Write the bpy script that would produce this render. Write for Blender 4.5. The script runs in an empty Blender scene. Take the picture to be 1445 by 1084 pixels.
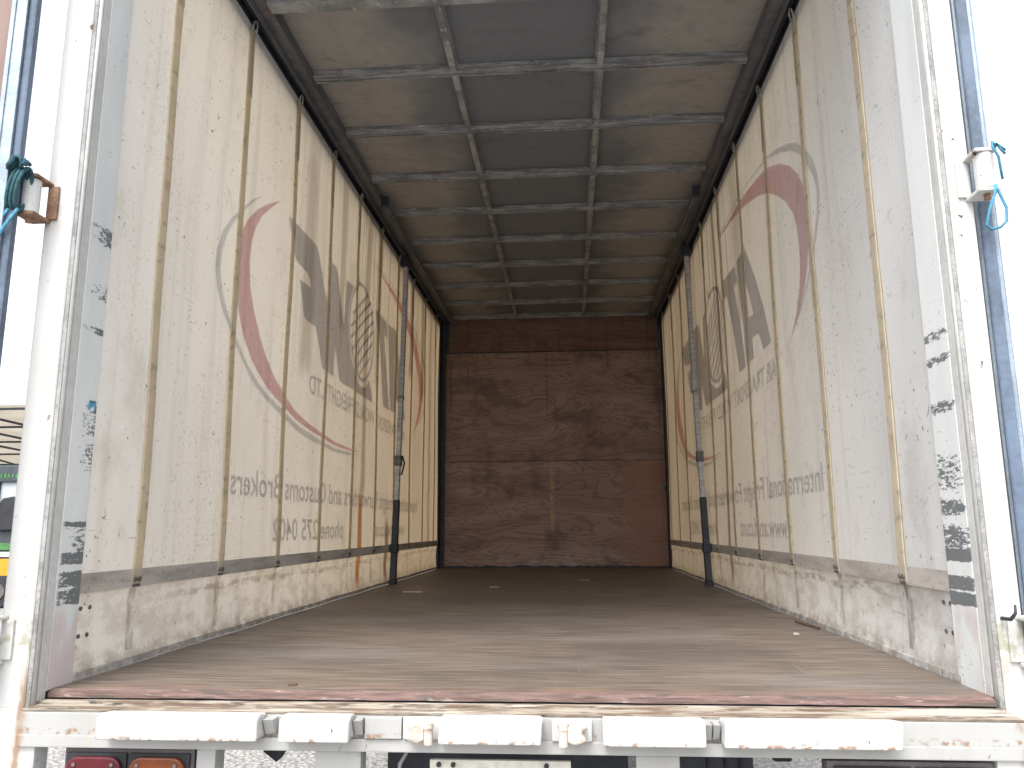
import bpy, bmesh, math, random
from mathutils import Vector, Matrix
random.seed(7)
R = math.radians
sc = bpy.context.scene
COL = sc.collection

# ------------------------------------------------------------------ camera
CX, CZ, FPX, YAW, PITCH, ROLL = 0.175, 0.4103, 1111.36, 0.0707, 0.181, -0.0053
cam = bpy.data.cameras.new("camera"); camo = bpy.data.objects.new("camera", cam); COL.objects.link(camo)
fw = Vector((-math.sin(YAW)*math.cos(PITCH), math.cos(YAW)*math.cos(PITCH), math.sin(PITCH)))
rt = Vector((math.cos(YAW), math.sin(YAW), 0)); up = rt.cross(fw)
r2 = rt*math.cos(ROLL) + up*math.sin(ROLL); u2 = up*math.cos(ROLL) - rt*math.sin(ROLL)
camo.matrix_world = Matrix(((r2.x, u2.x, -fw.x, CX), (r2.y, u2.y, -fw.y, 0), (r2.z, u2.z, -fw.z, CZ), (0, 0, 0, 1)))
cam.sensor_width = 36; cam.lens = 36*FPX/1445; cam.clip_start = 0.02; cam.clip_end = 2000
sc.camera = camo

# ------------------------------------------------------------------ world, sun, exposure
SUN_EL, SUN_AZ = R(58), R(200)          # azimuth clockwise from +Y: behind the camera, a little to the left
w = bpy.data.worlds.new("World"); sc.world = w; w.use_nodes = True
nt = w.node_tree; nt.nodes.clear()
sky = nt.nodes.new("ShaderNodeTexSky"); sky.sky_type = 'NISHITA'; sky.sun_disc = False
sky.sun_elevation = SUN_EL; sky.sun_rotation = SUN_AZ; sky.air_density = 1.0; sky.dust_density = 4.0; sky.ozone_density = 1.0
hs = nt.nodes.new("ShaderNodeHueSaturation"); hs.inputs['Saturation'].default_value = 0.24; hs.inputs['Value'].default_value = 1.0
bg = nt.nodes.new("ShaderNodeBackground"); bg.inputs['Strength'].default_value = 0.15
wo = nt.nodes.new("ShaderNodeOutputWorld")
nt.links.new(sky.outputs[0], hs.inputs['Color']); nt.links.new(hs.outputs[0], bg.inputs[0]); nt.links.new(bg.outputs[0], wo.inputs[0])
sun = bpy.data.lights.new("sun", 'SUN'); sun.energy = 0.6; sun.angle = R(20); sun.color = (1.0, 0.98, 0.955)
so = bpy.data.objects.new("sun", sun); COL.objects.link(so)
sd = Vector((math.sin(SUN_AZ)*math.cos(SUN_EL), math.cos(SUN_AZ)*math.cos(SUN_EL), math.sin(SUN_EL)))
so.rotation_euler = (-sd).to_track_quat('-Z', 'Y').to_euler(); so.location = (0, -5, 12)
sc.view_settings.view_transform = 'Standard'; sc.view_settings.look = 'None'
sc.view_settings.exposure = 1.65; sc.view_settings.gamma = 1.0
sc.render.engine = 'CYCLES'
sc.cycles.max_bounces = 14; sc.cycles.diffuse_bounces = 8; sc.cycles.transparent_max_bounces = 12
sc.cycles.transmission_bounces = 8; sc.cycles.use_denoising = True
sc.cycles.caustics_reflective = False; sc.cycles.caustics_refractive = False

# ------------------------------------------------------------------ node helper
class Mat:
    def __init__(s, name):
        s.m = bpy.data.materials.new(name); s.m.use_nodes = True; s.t = s.m.node_tree; s.t.nodes.clear()
        s.out = s.n("OutputMaterial"); s._pos = None
    def n(s, kind, **kw):
        x = s.t.nodes.new("ShaderNode"+kind)
        for k, v in kw.items(): setattr(x, k, v)
        return x
    def put(s, sock, v):
        if isinstance(v, bpy.types.NodeSocket): s.t.links.new(v, sock)
        elif isinstance(v, (tuple, list)) and len(v) == 3 and sock.type == 'RGBA': sock.default_value = (*v, 1)
        else: sock.default_value = v
    def pos(s):
        if s._pos is None: s._pos = s.n("NewGeometry").outputs['Position']
        return s._pos
    def xyz(s):
        q = s.n("SeparateXYZ"); s.put(q.inputs[0], s.pos()); return q.outputs[0], q.outputs[1], q.outputs[2]
    def rnd(s): return s.n("ObjectInfo").outputs['Random']
    def f(s, op, a, b=0.0, c=0.0):
        q = s.n("Math", operation=op); s.put(q.inputs[0], a); s.put(q.inputs[1], b); s.put(q.inputs[2], c); return q.outputs[0]
    def scale(s, v, vec=None):
        q = s.n("VectorMath", operation='MULTIPLY'); s.put(q.inputs[0], vec if vec is not None else s.pos()); q.inputs[1].default_value = v; return q.outputs[0]
    def noise(s, sc3=(1, 1, 1), scale=1.0, detail=4.0, rough=0.55, dist=0.0, off=None):
        v = s.scale(sc3)
        if off is not None:
            a = s.n("VectorMath", operation='ADD'); s.put(a.inputs[0], v); s.put(a.inputs[1], off); v = a.outputs[0]
        q = s.n("TexNoise"); s.put(q.inputs['Vector'], v); q.inputs['Scale'].default_value = scale
        q.inputs['Detail'].default_value = detail; q.inputs['Roughness'].default_value = rough; q.inputs['Distortion'].default_value = dist
        return q.outputs[0]
    def step(s, x, lo, hi, a=0.0, b=1.0):
        q = s.n("MapRange", interpolation_type='SMOOTHSTEP')
        if lo > hi: lo, hi, a, b = hi, lo, b, a
        s.put(q.inputs[0], x); q.inputs[1].default_value = lo; q.inputs[2].default_value = hi
        q.inputs[3].default_value = a; q.inputs[4].default_value = b; return q.outputs[0]
    def mul(s, *a):
        r = a[0]
        for b in a[1:]: r = s.f('MULTIPLY', r, b)
        return r
    def mix(s, fac, a, b):
        q = s.n("Mix", data_type='RGBA'); s.put(q.inputs['Factor'], fac); s.put(q.inputs['A'] if False else q.inputs[6], a); s.put(q.inputs[7], b); return q.outputs[2]
    def band(s, x, c, hw, soft):   # 1 inside |x-c|<hw
        d = s.f('ABSOLUTE', s.f('SUBTRACT', x, c)); return s.step(d, hw+soft, hw)
    def bump(s, h, strength=0.3, dist=0.002):
        q = s.n("Bump"); q.inputs['Strength'].default_value = strength; q.inputs['Distance'].default_value = dist; s.put(q.inputs['Height'], h); return q.outputs[0]
    def bsdf(s, color, rough=0.6, metal=0.0, normal=None, spec=0.4, out=True):
        q = s.n("BsdfPrincipled"); s.put(q.inputs['Base Color'], color); s.put(q.inputs['Roughness'], rough)
        s.put(q.inputs['Metallic'], metal); q.inputs['Specular IOR Level'].default_value = spec
        if normal is not None: s.put(q.inputs['Normal'], normal)
        if out: s.t.links.new(q.outputs[0], s.out.inputs[0])
        s.b = q; return q.outputs[0]

# ------------------------------------------------------------------ mesh helper
class MB:
    def __init__(s): s.v = []; s.f = []
    def add(s, v, f):
        b = len(s.v); s.v += [tuple(q) for q in v]; s.f += [tuple(i+b for i in q) for q in f]; return s
    def box(s, x0, x1, y0, y1, z0, z1, M=None):
        v = [Vector((x, y, z)) for z in (z0, z1) for y in (y0, y1) for x in (x0, x1)]
        if M is not None: v = [M @ q for q in v]
        return s.add(v, [(0, 2, 3, 1), (4, 5, 7, 6), (0, 1, 5, 4), (2, 6, 7, 3), (0, 4, 6, 2), (1, 3, 7, 5)])
    def prism(s, poly, axis, a, b, M=None):    # closed outline (two coords) swept along axis
        n = len(poly)
        def P(q, t):
            p = {0: (t, q[0], q[1]), 1: (q[0], t, q[1]), 2: (q[0], q[1], t)}[axis]
            p = Vector(p); return M @ p if M is not None else p
        v = [P(q, a) for q in poly] + [P(q, b) for q in poly]
        return s.add(v, [tuple(range(n))[::-1], tuple(range(n, 2*n))] + [(i, (i+1) % n, n+(i+1) % n, n+i) for i in range(n)])
    def tube(s, pts, r, n=10, caps=True):
        pts = [Vector(p) for p in pts]; rr = r if isinstance(r, (list, tuple)) else [r]*len(pts); rings = []; nrm = None
        for i, p in enumerate(pts):
            t = (pts[min(i+1, len(pts)-1)] - pts[max(i-1, 0)]).normalized()
            if nrm is None: nrm = t.orthogonal().normalized()
            nrm = (nrm - t*nrm.dot(t)).normalized(); bn = t.cross(nrm)
            rings.append([p + (nrm*math.cos(2*math.pi*k/n) + bn*math.sin(2*math.pi*k/n))*rr[i] for k in range(n)])
        v = [q for g in rings for q in g]; f = []
        for i in range(len(pts)-1):
            for k in range(n): f.append((i*n+k, i*n+(k+1) % n, (i+1)*n+(k+1) % n, (i+1)*n+k))
        if caps: f += [tuple(range(n))[::-1], tuple((len(pts)-1)*n+k for k in range(n))]
        return s.add(v, f)
    def build(s, name, mat, parent=None, bevel=0, smooth=False, kind=None, seg=2):
        me = bpy.data.meshes.new(name); me.from_pydata(s.v, [], s.f); me.update()
        bm = bmesh.new(); bm.from_mesh(me); bmesh.ops.recalc_face_normals(bm, faces=bm.faces)
        if bevel: 
            ed = [e for e in bm.edges if len(e.link_faces) == 2 and e.calc_face_angle(0) > 0.5]
            bmesh.ops.bevel(bm, geom=ed, offset=bevel, segments=seg, affect='EDGES', profile=0.6, clamp_overlap=True)
        bm.to_mesh(me); bm.free()
        if smooth: me.shade_smooth()
        return link(name, me, mat, parent, kind)
def link(name, me, mat, parent=None, kind=None):
    o = bpy.data.objects.new(name, me); COL.objects.link(o)
    if mat is not None and len(me.materials) == 0: me.materials.append(mat)
    if parent is not None: adopt(o, parent)
    if kind: o['kind'] = kind
    return o
def world_of(o):
    m = Matrix.Translation(o.location)
    return world_of(o.parent) @ o.matrix_parent_inverse @ m if o.parent else m
def adopt(o, parent):
    o.parent = parent; o.matrix_parent_inverse = world_of(parent).inverted()
def thing(name, label, cat, loc, group=None):
    o = bpy.data.objects.new(name, None); COL.objects.link(o); o.location = loc; o.empty_display_size = 0.1
    return tag(o, label, cat, group)
def tag(o, label, cat, group=None):
    o['label'] = label; o['category'] = cat
    if group: o['group'] = group
    return o
def dup(o, parent, off=(0, 0, 0)):          # copy of a part sharing its mesh, shifted by off in the world
    c = o.copy(); COL.objects.link(c); c.parent = parent; c.matrix_parent_inverse = world_of(parent).inverted()
    c.location = Vector(o.location) + Vector(off); return c

# ------------------------------------------------------------------ materials
def m_plain(name, col, rough=0.5, metal=0.0, var=0.25, sc_=6.0, bumpd=0.0008, spec=0.4):
    m = Mat(name); n = m.noise(scale=sc_, detail=6); n2 = m.noise(scale=sc_*9, detail=3)
    k = m.step(m.f('MULTIPLY_ADD', n2, 0.4, m.f('MULTIPLY', n, 0.6)), 0.35, 0.65)
    c = m.mix(k, tuple(v*(1-var) for v in col), tuple(min(1, v*(1+var)) for v in col))
    m.bsdf(c, rough, metal, m.bump(n2, 0.35, bumpd), spec); return m.m

def m_white_paint(k=1.0, nm="white_paint"):                       # chipped, slightly rusty white paint on steel
    m = Mat(nm); x, y, z = m.xyz()
    base = m.mix(m.step(m.noise((1, 1, 0.3), 5, 5), 0.4, 0.75), (0.66*k, 0.66*k, 0.645*k), (0.57*k, 0.565*k, 0.54*k))
    spot = m.noise(scale=34, detail=3, rough=0.5); big = m.noise(scale=3.0, detail=3)
    chip = m.mul(m.step(spot, 0.685, 0.71), m.step(big, 0.42, 0.6))
    chip2 = m.mul(m.step(m.noise((1, 1, 0.35), 60, 2), 0.69, 0.72), m.step(m.noise(scale=2.1, detail=2), 0.5, 0.62))
    drip = m.mul(m.step(m.noise((60, 60, 2.2), 1, 3), 0.60, 0.74), m.step(m.noise(scale=4.2, detail=3), 0.48, 0.66))
    c = m.mix(m.f('MULTIPLY', drip, 0.42), base, (0.46, 0.30, 0.17))
    rust = m.mix(m.noise(scale=90, detail=2), (0.05, 0.04, 0.037), (0.16, 0.075, 0.035))
    c = m.mix(m.f('MAXIMUM', chip, chip2), c, rust)
    # grime and corrosion along the sill's bottom lip and on the ledge under the floor edge
    low = m.mul(m.band(z, -0.082, 0.002, 0.010), m.step(y, 2.3, 2.2), m.step(m.noise((45, 30, 45), 1, 4), 0.50, 0.62))
    c = m.mix(m.f('MULTIPLY', low, 0.8), c, (0.22, 0.12, 0.06))
    led = m.mul(m.band(z, -0.026, 0.003, 0.005), m.step(y, 2.3, 2.2), m.step(m.noise((14, 60, 160), 1, 5, 0.65), 0.55, 0.64))
    c = m.mix(m.f('MULTIPLY', led, 0.55), c, (0.30, 0.21, 0.13))
    foot = m.mul(m.step(z, 0.14, -0.02), m.band(m.f('ABSOLUTE', x), 1.212, 0.008, 0.022), m.step(m.noise((20, 20, 8), 1, 4), 0.42, 0.58), m.step(y, 2.3, 2.2))
    c = m.mix(m.f('MULTIPLY', foot, 0.9), c, (0.27, 0.17, 0.10))
    moss = m.mul(m.band(z, 0.135, 0.03, 0.04), m.step(m.f('ABSOLUTE', x), 1.19, 1.21), m.step(m.noise(scale=30, detail=5), 0.46, 0.60))
    c = m.mix(m.f('MULTIPLY', moss, 0.7), c, (0.30, 0.29, 0.19))
    grime = m.mul(m.band(z, 1.325, 0.05, 0.05), m.step(x, -1.195, -1.215), m.step(m.noise(scale=26, detail=5), 0.40, 0.66))
    c = m.mix(m.f('MULTIPLY', grime, 0.45), c, (0.36, 0.32, 0.24))
    m.bsdf(c, m.step(chip, 0, 1, 0.42, 0.85), 0, m.bump(m.f('SUBTRACT', m.noise(scale=140, detail=2), m.f('MULTIPLY', chip, 2.0)), 0.25, 0.0008), 0.4)
    return m.m

def m_jamb():                              # pale blue grey painted jamb, black rubber scuffs in bands
    m = Mat("scuffed_jamb_paint"); x, y, z = m.xyz()
    base = m.mix(m.step(m.noise((1, 1, 0.25), 7, 5), 0.35, 0.7), (0.70, 0.73, 0.735), (0.62, 0.65, 0.66))
    fine = m.noise((14, 90, 260), 1, 4, 0.6); wear = m.noise((1, 34, 110), 1, 6, 0.72)
    edge = m.f('MULTIPLY', m.step(y, 2.10, 2.19), 0.10)
    def bnd(c, h, s): return m.band(z, c, h, s)
    left = m.step(x, 0.05, -0.05)
    bl = None
    for c_, h_, s_, k_ in ((1.275, .016, .03, .22), (1.10, .010, .04, .18), (0.985, .004, .015, .24), (0.72, .02, .09, .17), (0.62, .02, .06, .16), (0.427, .004, .010, .33), (0.335, .012, .012, .31), (0.278, .016, .014, .30), (0.232, .016, .014, .29), (0.38, .03, .06, .17)):
        q = m.f('MULTIPLY', bnd(c_, h_, s_), k_); bl = q if bl is None else m.f('MAXIMUM', bl, q)
    br = None
    for c_, h_, s_, k_ in ((0.93, .005, .02, .19), (0.73, .006, .02, .21), (0.86, .004, .02, .2), (0.55, .02, .07, .16), (0.46, .008, .03, .22), (0.335, .012, .012, .30), (0.37, .03, .03, .2), (0.262, .012, .014, .27), (0.222, .012, .012, .30)):
        q = m.f('MULTIPLY', bnd(c_, h_, s_), k_); br = q if br is None else m.f('MAXIMUM', br, q)
    lvl = m.f('ADD', m.f('ADD', m.mul(bl, left), m.mul(br, m.f('SUBTRACT', 1.0, left))), edge)
    val = m.f('ADD', m.f('ADD', m.f('MULTIPLY', wear, 0.75), m.f('MULTIPLY', fine, 0.25)), lvl)
    black = m.mul(m.step(val, 0.745, 0.765), m.step(y, 2.075, 2.095))
    pink = m.mul(m.step(z, 0.24, 0.16), m.step(m.noise((3, 9, 4), 1, 4), 0.4, 0.6))
    c = m.mix(m.f('MULTIPLY', pink, 0.5), base, (0.47, 0.34, 0.33))
    spk = m.mul(m.step(m.noise(scale=110, detail=2), 0.68, 0.71), m.step(m.noise(scale=6), 0.45, 0.6))
    c = m.mix(m.f('MULTIPLY', spk, 0.8), c, (0.16, 0.16, 0.17))
    blue = m.mul(m.band(z, 0.765, 0.012, 0.006), m.step(y, 2.135, 2.15), left, m.step(m.noise(scale=40), 0.42, 0.5))
    c = m.mix(blue, c, (0.08, 0.32, 0.50))
    c = m.mix(m.f('MULTIPLY', black, 0.88), c, (0.085, 0.098, 0.108))
    m.bsdf(c, 0.5, 0, m.bump(m.f('SUBTRACT', m.noise(scale=70), black), 0.3, 0.001)); return m.m

def m_curtain(side):
    m = Mat("curtain_fabric_pvc"); x, y, z = m.xyz()
    c = m.mix(m.step(m.noise((1, 0.8, 0.5), 1.6, 4), 0.35, 0.7), (0.77, 0.79, 0.81), (0.71, 0.725, 0.74))
    # vertical run-down dirt, blotches, speckle and scuffs
    run = m.step(m.noise((1, 9, 0.35), 1, 5, 0.6), 0.50, 0.74)
    c = m.mix(m.f('MULTIPLY', run, 0.34), c, (0.40, 0.38, 0.355))
    deep = m.step(y, 3.2, 7.0)                       # dim, warm light of the front end put into the cloth colour
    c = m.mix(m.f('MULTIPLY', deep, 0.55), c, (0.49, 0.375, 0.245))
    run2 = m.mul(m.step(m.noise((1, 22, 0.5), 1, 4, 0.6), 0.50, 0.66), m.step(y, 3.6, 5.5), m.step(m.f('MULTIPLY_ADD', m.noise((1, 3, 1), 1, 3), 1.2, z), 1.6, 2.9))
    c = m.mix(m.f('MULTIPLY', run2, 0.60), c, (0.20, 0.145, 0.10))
    scf = m.mul(m.step(m.noise((1, 14, 26), 1, 5, 0.7, 0.6), 0.60, 0.66), m.step(m.noise((1, 1.7, 1.9), 1, 3), 0.48, 0.62))
    c = m.mix(m.f('MULTIPLY', scf, 0.32), c, (0.24, 0.225, 0.22))
    mk = m.mul(m.step(m.noise((1, 34, 30), 1, 4, 0.65, 1.5), 0.655, 0.675), m.step(m.noise((1, 2.6, 2.3), 1.1, 2), 0.52, 0.60))
    c = m.mix(m.f('MULTIPLY', mk, 0.75), c, (0.10, 0.095, 0.095))
    blot = m.mul(m.step(m.noise((1, 3.5, 2.2), 1, 7, 0.70), 0.54, 0.70), 0.26)
    c = m.mix(blot, c, (0.38, 0.355, 0.33))
    dust = m.mul(m.step(m.noise((1, 120, 70), 1, 3, 0.6), 0.57, 0.68), m.step(m.noise((1, 2.2, 1.4), 1, 4), 0.42, 0.60))
    c = m.mix(m.f('MULTIPLY', dust, 0.42), c, (0.22, 0.20, 0.19))
    spk = m.mul(m.step(m.noise((1, 60, 42), 1, 2, 0.5), 0.695, 0.725), m.step(m.noise((1, 3, 3), 1.3, 3), 0.42, 0.6))
    c = m.mix(m.f('MULTIPLY', spk, 0.85), c, (0.10, 0.095, 0.095))
    scr = m.mul(m.step(m.noise((1, 5, 150), 1, 3, 0.5, 0.4), 0.665, 0.69), m.step(m.noise((1, 7, 5), 1, 3), 0.50, 0.62))
    c = m.mix(m.f('MULTIPLY', scr, 0.5), c, (0.20, 0.18, 0.17))
    scv = m.mul(m.step(m.noise((1, 130, 9), 1, 3, 0.5, 0.8), 0.67, 0.69), m.step(m.noise((1, 4, 6), 1.7, 3), 0.52, 0.62))
    c = m.mix(m.f('MULTIPLY', scv, 0.5), c, (0.20, 0.18, 0.17))
    # skirt below the belt: grubbier, with a tide line and floor grime
    wob = m.f('MULTIPLY_ADD', m.noise((1, 2.2, 1), 1, 4), 0.10, z)
    sk = m.mul(m.step(z, 0.245, 0.235), m.step(m.noise((1, 8, 14), 1, 6, 0.65), 0.42, 0.62))
    c = m.mix(m.f('MULTIPLY', sk, 0.34), c, (0.34, 0.29, 0.22))
    tide = m.mul(m.band(wob, 0.245, 0.006, 0.014), m.step(m.noise((1, 14, 40), 1, 4), 0.40, 0.60), m.step(y, 2.4, 3.0))
    c = m.mix(m.f('MULTIPLY', tide, 0.5), c, (0.20, 0.17, 0.14))
    bot = m.mul(m.step(wob, 0.135, 0.055), m.step(m.noise((1, 18, 22), 1, 5, 0.65), 0.36, 0.60))
    c = m.mix(m.f('MULTIPLY', bot, 0.62), c, (0.24, 0.195, 0.15))
    wig = m.f('MULTIPLY_ADD', m.noise((1, 1, 2.5), 1, 3), 0.06, y)
    rag = m.noise((1, 40, 3.0), 1, 4, 0.6)
    L = [(5.18, .028, 0.02, 0.66, (0.36, 0.17, 0.06), .85), (6.36, .035, 0.0, 0.62, (0.34, 0.16, 0.06), .7), (5.97, .03, 0.0, .5, (0.20, 0.12, 0.08), .75), (5.23, .03, 0.6, 2.6, (0.25, 0.19, 0.13), .55),
         (4.62, .03, 1.6, 2.6, (0.27, 0.22, 0.17), .45), (3.99, .05, 1.2, 2.5, (0.33, 0.29, 0.25), .45), (5.55, .03, 1.4, 2.6, (0.25, 0.18, 0.12), .5), (6.75, .03, 1.7, 2.6, (0.2, .14, .1), .6), (7.3, .03, 1.6, 2.6, (0.2, .14, .1), .6), (7.75, .03, 0.2, 2.6, (0.24, .17, .12), .5)]
    Rr = [(5.26, .022, 0.05, 2.65, (0.23, 0.18, 0.14), .75), (6.9, .03, 0.9, 2.6, (0.26, .19, .13), .5), (7.5, .03, 1.2, 2.6, (0.26, .19, .13), .5), (4.6, .04, 1.6, 2.6, (0.34, .29, .22), .35), (6.4, .03, 0.8, 2.5, (0.26, .19, .13), .5)]
    for yc, wd, z0, z1, col, k in (L if side < 0 else Rr):
        q = m.mul(m.band(wig, yc+0.03, wd*0.8, wd*2.0), m.step(z, z0-0.05, z0+0.1), m.step(z, z1+0.1, z1-0.15), m.step(rag, 0.18, 0.5), min(1.0, k*1.25))
        c = m.mix(q, c, col)
    weave = m.n("TexWave", wave_type='BANDS', bands_direction='Z'); m.put(weave.inputs['Vector'], m.pos()); weave.inputs['Scale'].default_value = 160
    h = m.f('ADD', m.f('MULTIPLY', m.noise((1, 25, 25), 1, 4), 1.0), m.f('MULTIPLY', weave.outputs[1], 0.05))
    nrm = m.bump(h, 0.35, 0.003)
    b = m.bsdf(c, 0.55, 0, nrm, 0.3, out=False)
    tr = m.n("BsdfTranslucent"); m.put(tr.inputs[0], m.scale((1.14, 0.93, 0.65), c))
    mx = m.n("MixShader"); mx.inputs[0].default_value = TRANSL
    m.t.links.new(b, mx.inputs[1]); m.t.links.new(tr.outputs[0], mx.inputs[2]); m.t.links.new(mx.outputs[0], m.out.inputs[0])
    return m.m
TRANSL = 0.28

def m_strap():
    m = Mat("yellowed_webbing"); x, y, z = m.xyz()
    c = m.mix(m.step(m.noise((1, 1, 3), 3, 5), 0.35, 0.7), (0.76, 0.725, 0.63), (0.68, 0.645, 0.55))
    c = m.mix(m.f('MULTIPLY', m.step(m.noise((1, 20, 40), 1, 4), 0.55, 0.68), 0.5), c, (0.28, 0.24, 0.18))
    seam = m.mul(m.step(m.noise((0, 0, 22), 1, 2), 0.66, 0.68), 0.7); c = m.mix(seam, c, (0.22, 0.19, 0.15))
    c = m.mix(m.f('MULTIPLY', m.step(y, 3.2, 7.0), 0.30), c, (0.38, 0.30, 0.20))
    b = m.bsdf(c, 0.7, 0, m.bump(m.noise((30, 200, 200), 1, 2), 0.4, 0.001), 0.2, out=False)
    tr = m.n("BsdfTranslucent"); m.put(tr.inputs[0], m.mix(0.5, c, (0.9, 0.75, 0.48))); mx = m.n("MixShader"); mx.inputs[0].default_value = 0.55
    m.t.links.new(b, mx.inputs[1]); m.t.links.new(tr.outputs[0], mx.inputs[2]); m.t.links.new(mx.outputs[0], m.out.inputs[0]); return m.m
def m_belt():
    m = Mat("grey_belt_webbing"); x, y, z = m.xyz()
    c = m.mix(m.step(m.noise((1, 3, 16), 1, 5, 0.6), 0.35, 0.7), (0.46, 0.43, 0.40), (0.30, 0.28, 0.26))
    c = m.mix(m.f('MULTIPLY', m.step(m.noise((1, 60, 60), 1, 3), 0.6, 0.68), 0.6), c, (0.17, 0.16, 0.15))
    m.bsdf(c, 0.75, 0, m.bump(m.noise((30, 240, 240), 1, 2), 0.4, 0.001), 0.2); return m.m
def m_film(name, tint, hi=None):                     # printed ink film: tints the cloth beneath it
    m = Mat(name); n = m.step(m.noise((1, 30, 14), 1, 5, 0.65), 0.38, 0.62)
    t = m.n("BsdfTransparent"); m.put(t.inputs[0], m.mix(n, tint, hi or tuple(min(1, v*1.05) for v in tint))); m.t.links.new(t.outputs[0], m.out.inputs[0]); return m.m

def m_floor():
    m = Mat("worn_deck_plywood"); x, y, z = m.xyz()
    g1 = m.noise((4.0, 62, 1), 1, 7, 0.68, 0.35); g2 = m.noise((5, 130, 1), 1, 4, 0.6); big = m.noise((0.7, 1.0, 1), 1.0, 5)
    c = m.mix(m.step(g1, 0.34, 0.68), (0.078, 0.061, 0.048), (0.192, 0.151, 0.117))
    c = m.mix(m.f('MULTIPLY', m.step(g2, 0.48, 0.68), 0.5), c, (0.27, 0.23, 0.195))
    c = m.mix(m.f('MULTIPLY', m.step(big, 0.44, 0.58), 0.62), c, (0.078, 0.066, 0.059))
    grey = m.mul(m.step(m.noise((0.8, 2.5, 1), 1.0, 4), 0.5, 0.7), 0.35); c = m.mix(grey, c, (0.22, 0.20, 0.19))
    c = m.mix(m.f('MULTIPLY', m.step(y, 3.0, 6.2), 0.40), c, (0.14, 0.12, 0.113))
    sc1 = m.mul(m.step(m.noise((90, 3.0, 1), 1, 3, 0.5, 0.8), 0.68, 0.70), m.step(m.noise((2, 1.2, 1), 1, 2), 0.5, 0.62)); c = m.mix(m.f('MULTIPLY', sc1, 0.35), c, (0.36, 0.31, 0.27))
    rg = m.mul(m.step(y, 2.20, 2.10), m.step(m.noise((4, 12, 1), 1, 4), 0.35, 0.65)); c = m.mix(m.f('MULTIPLY', rg, 0.55), c, (0.27, 0.15, 0.115))
    mud = m.mul(m.step(m.noise((7, 7, 1), 1, 5, 0.7), 0.64, 0.72), m.step(m.f('ABSOLUTE', x), 0.7, 1.15), 0.7); c = m.mix(mud, c, (0.055, 0.045, 0.04))
    m.bsdf(c, m.step(g1, 0.3, 0.7, 0.62, 0.42), 0, m.bump(m.f('ADD', g1, m.f('MULTIPLY', g2, 0.6)), 0.45, 0.003), 0.35); return m.m
def m_lip():
    m = Mat("red_floor_edge"); g = m.noise((9, 60, 140), 1, 5, 0.65)
    c = m.mix(m.step(g, 0.35, 0.65), (0.11, 0.072, 0.062), (0.20, 0.13, 0.115)); c = m.mix(m.step(m.noise((6, 20, 60), 1, 4), 0.52, 0.62), c, (0.09, 0.07, 0.06)); c = m.mix(m.mul(m.step(m.noise((16, 60, 90), 1, 5, 0.7), 0.60, 0.66), 0.6), c, (0.36, 0.32, 0.30))
    m.bsdf(c, 0.75, 0, m.bump(g, 0.5, 0.004)); return m.m
def m_ledge():
    m = Mat("corroded_cream_ledge"); g = m.noise((7, 50, 90), 1, 6, 0.65)
    c = m.mix(m.step(g, 0.40, 0.60), (0.33, 0.295, 0.24), (0.15, 0.105, 0.075)); c = m.mix(m.step(m.noise((14, 60, 60), 1, 5), 0.58, 0.66), c, (0.09, 0.075, 0.065))
    c = m.mix(m.step(m.noise((3, 30, 60), 1, 4), 0.56, 0.62), c, (0.40, 0.37, 0.32))
    m.bsdf(c, 0.8, 0, m.bump(g, 0.6, 0.004)); return m.m
def m_frontwall():
    m = Mat("dark_stained_plywood"); x, y, z = m.xyz(); rnd = m.rnd()
    o = m.n("CombineXYZ"); m.put(o.inputs[0], m.f('MULTIPLY', rnd, 37.0)); m.put(o.inputs[2], m.f('MULTIPLY', rnd, 11.0))
    ring = m.noise((0.8, 1, 4.2), 1, 3, 0.5, 0.9, off=o.outputs[0]); lines = m.f('SINE', m.f('MULTIPLY', ring, 95.0))
    fine = m.noise((4, 1, 90), 1, 4, 0.6, 0.3, off=o.outputs[0])
    c = m.mix(m.step(ring, 0.3, 0.7), (0.25, 0.162, 0.135), (0.36, 0.255, 0.22))
    c = m.mix(m.f('MULTIPLY', m.step(lines, 0.0, 0.95), 0.42), c, (0.095, 0.063, 0.056))
    c = m.mix(m.f('MULTIPLY', m.step(fine, 0.50, 0.68), 0.45), c, (0.36, 0.27, 0.235))
    c = m.mix(m.f('MULTIPLY', m.step(m.noise((2.2, 1, 2.6), 1, 6, 0.65, off=o.outputs[0]), 0.50, 0.66), 0.6), c, (0.10, 0.074, 0.068))
    c = m.mix(m.step(z, 2.318, 2.322, 0.0, 0.55), c, (0.105, 0.052, 0.042))
    vs = m.mul(m.step(m.noise((26, 1, 0.9), 1, 4), 0.60, 0.72), m.step(z, 1.1, 1.9), 0.7); c = m.mix(vs, c, (0.10, 0.07, 0.062))
    pale = m.mul(m.step(z, 0.30, 0.05), m.step(m.noise((6, 1, 26), 1, 5), 0.48, 0.64), 0.55); c = m.mix(pale, c, (0.42, 0.36, 0.33))
    red = m.mul(m.step(m.f('MULTIPLY_ADD', m.noise((2, 1, 5), 1, 4), 0.5, x), 0.92, 1.15), m.step(z, 1.12, 1.11), 0.6); c = m.mix(red, c, (0.31, 0.165, 0.115))
    yel = m.mul(m.band(x, 0.0, 0.008, 0.028), m.step(z, 0.28, 0.5), m.step(z, 1.16, 1.10), m.step(m.noise((40, 1, 14), 1, 3), 0.30, 0.62), 0.75); c = m.mix(yel, c, (0.45, 0.33, 0.16))
    m.bsdf(c, 0.62, 0, m.bump(m.f('ADD', m.f('MULTIPLY', lines, 0.3), fine), 0.5, 0.003), 0.3); return m.m
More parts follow.
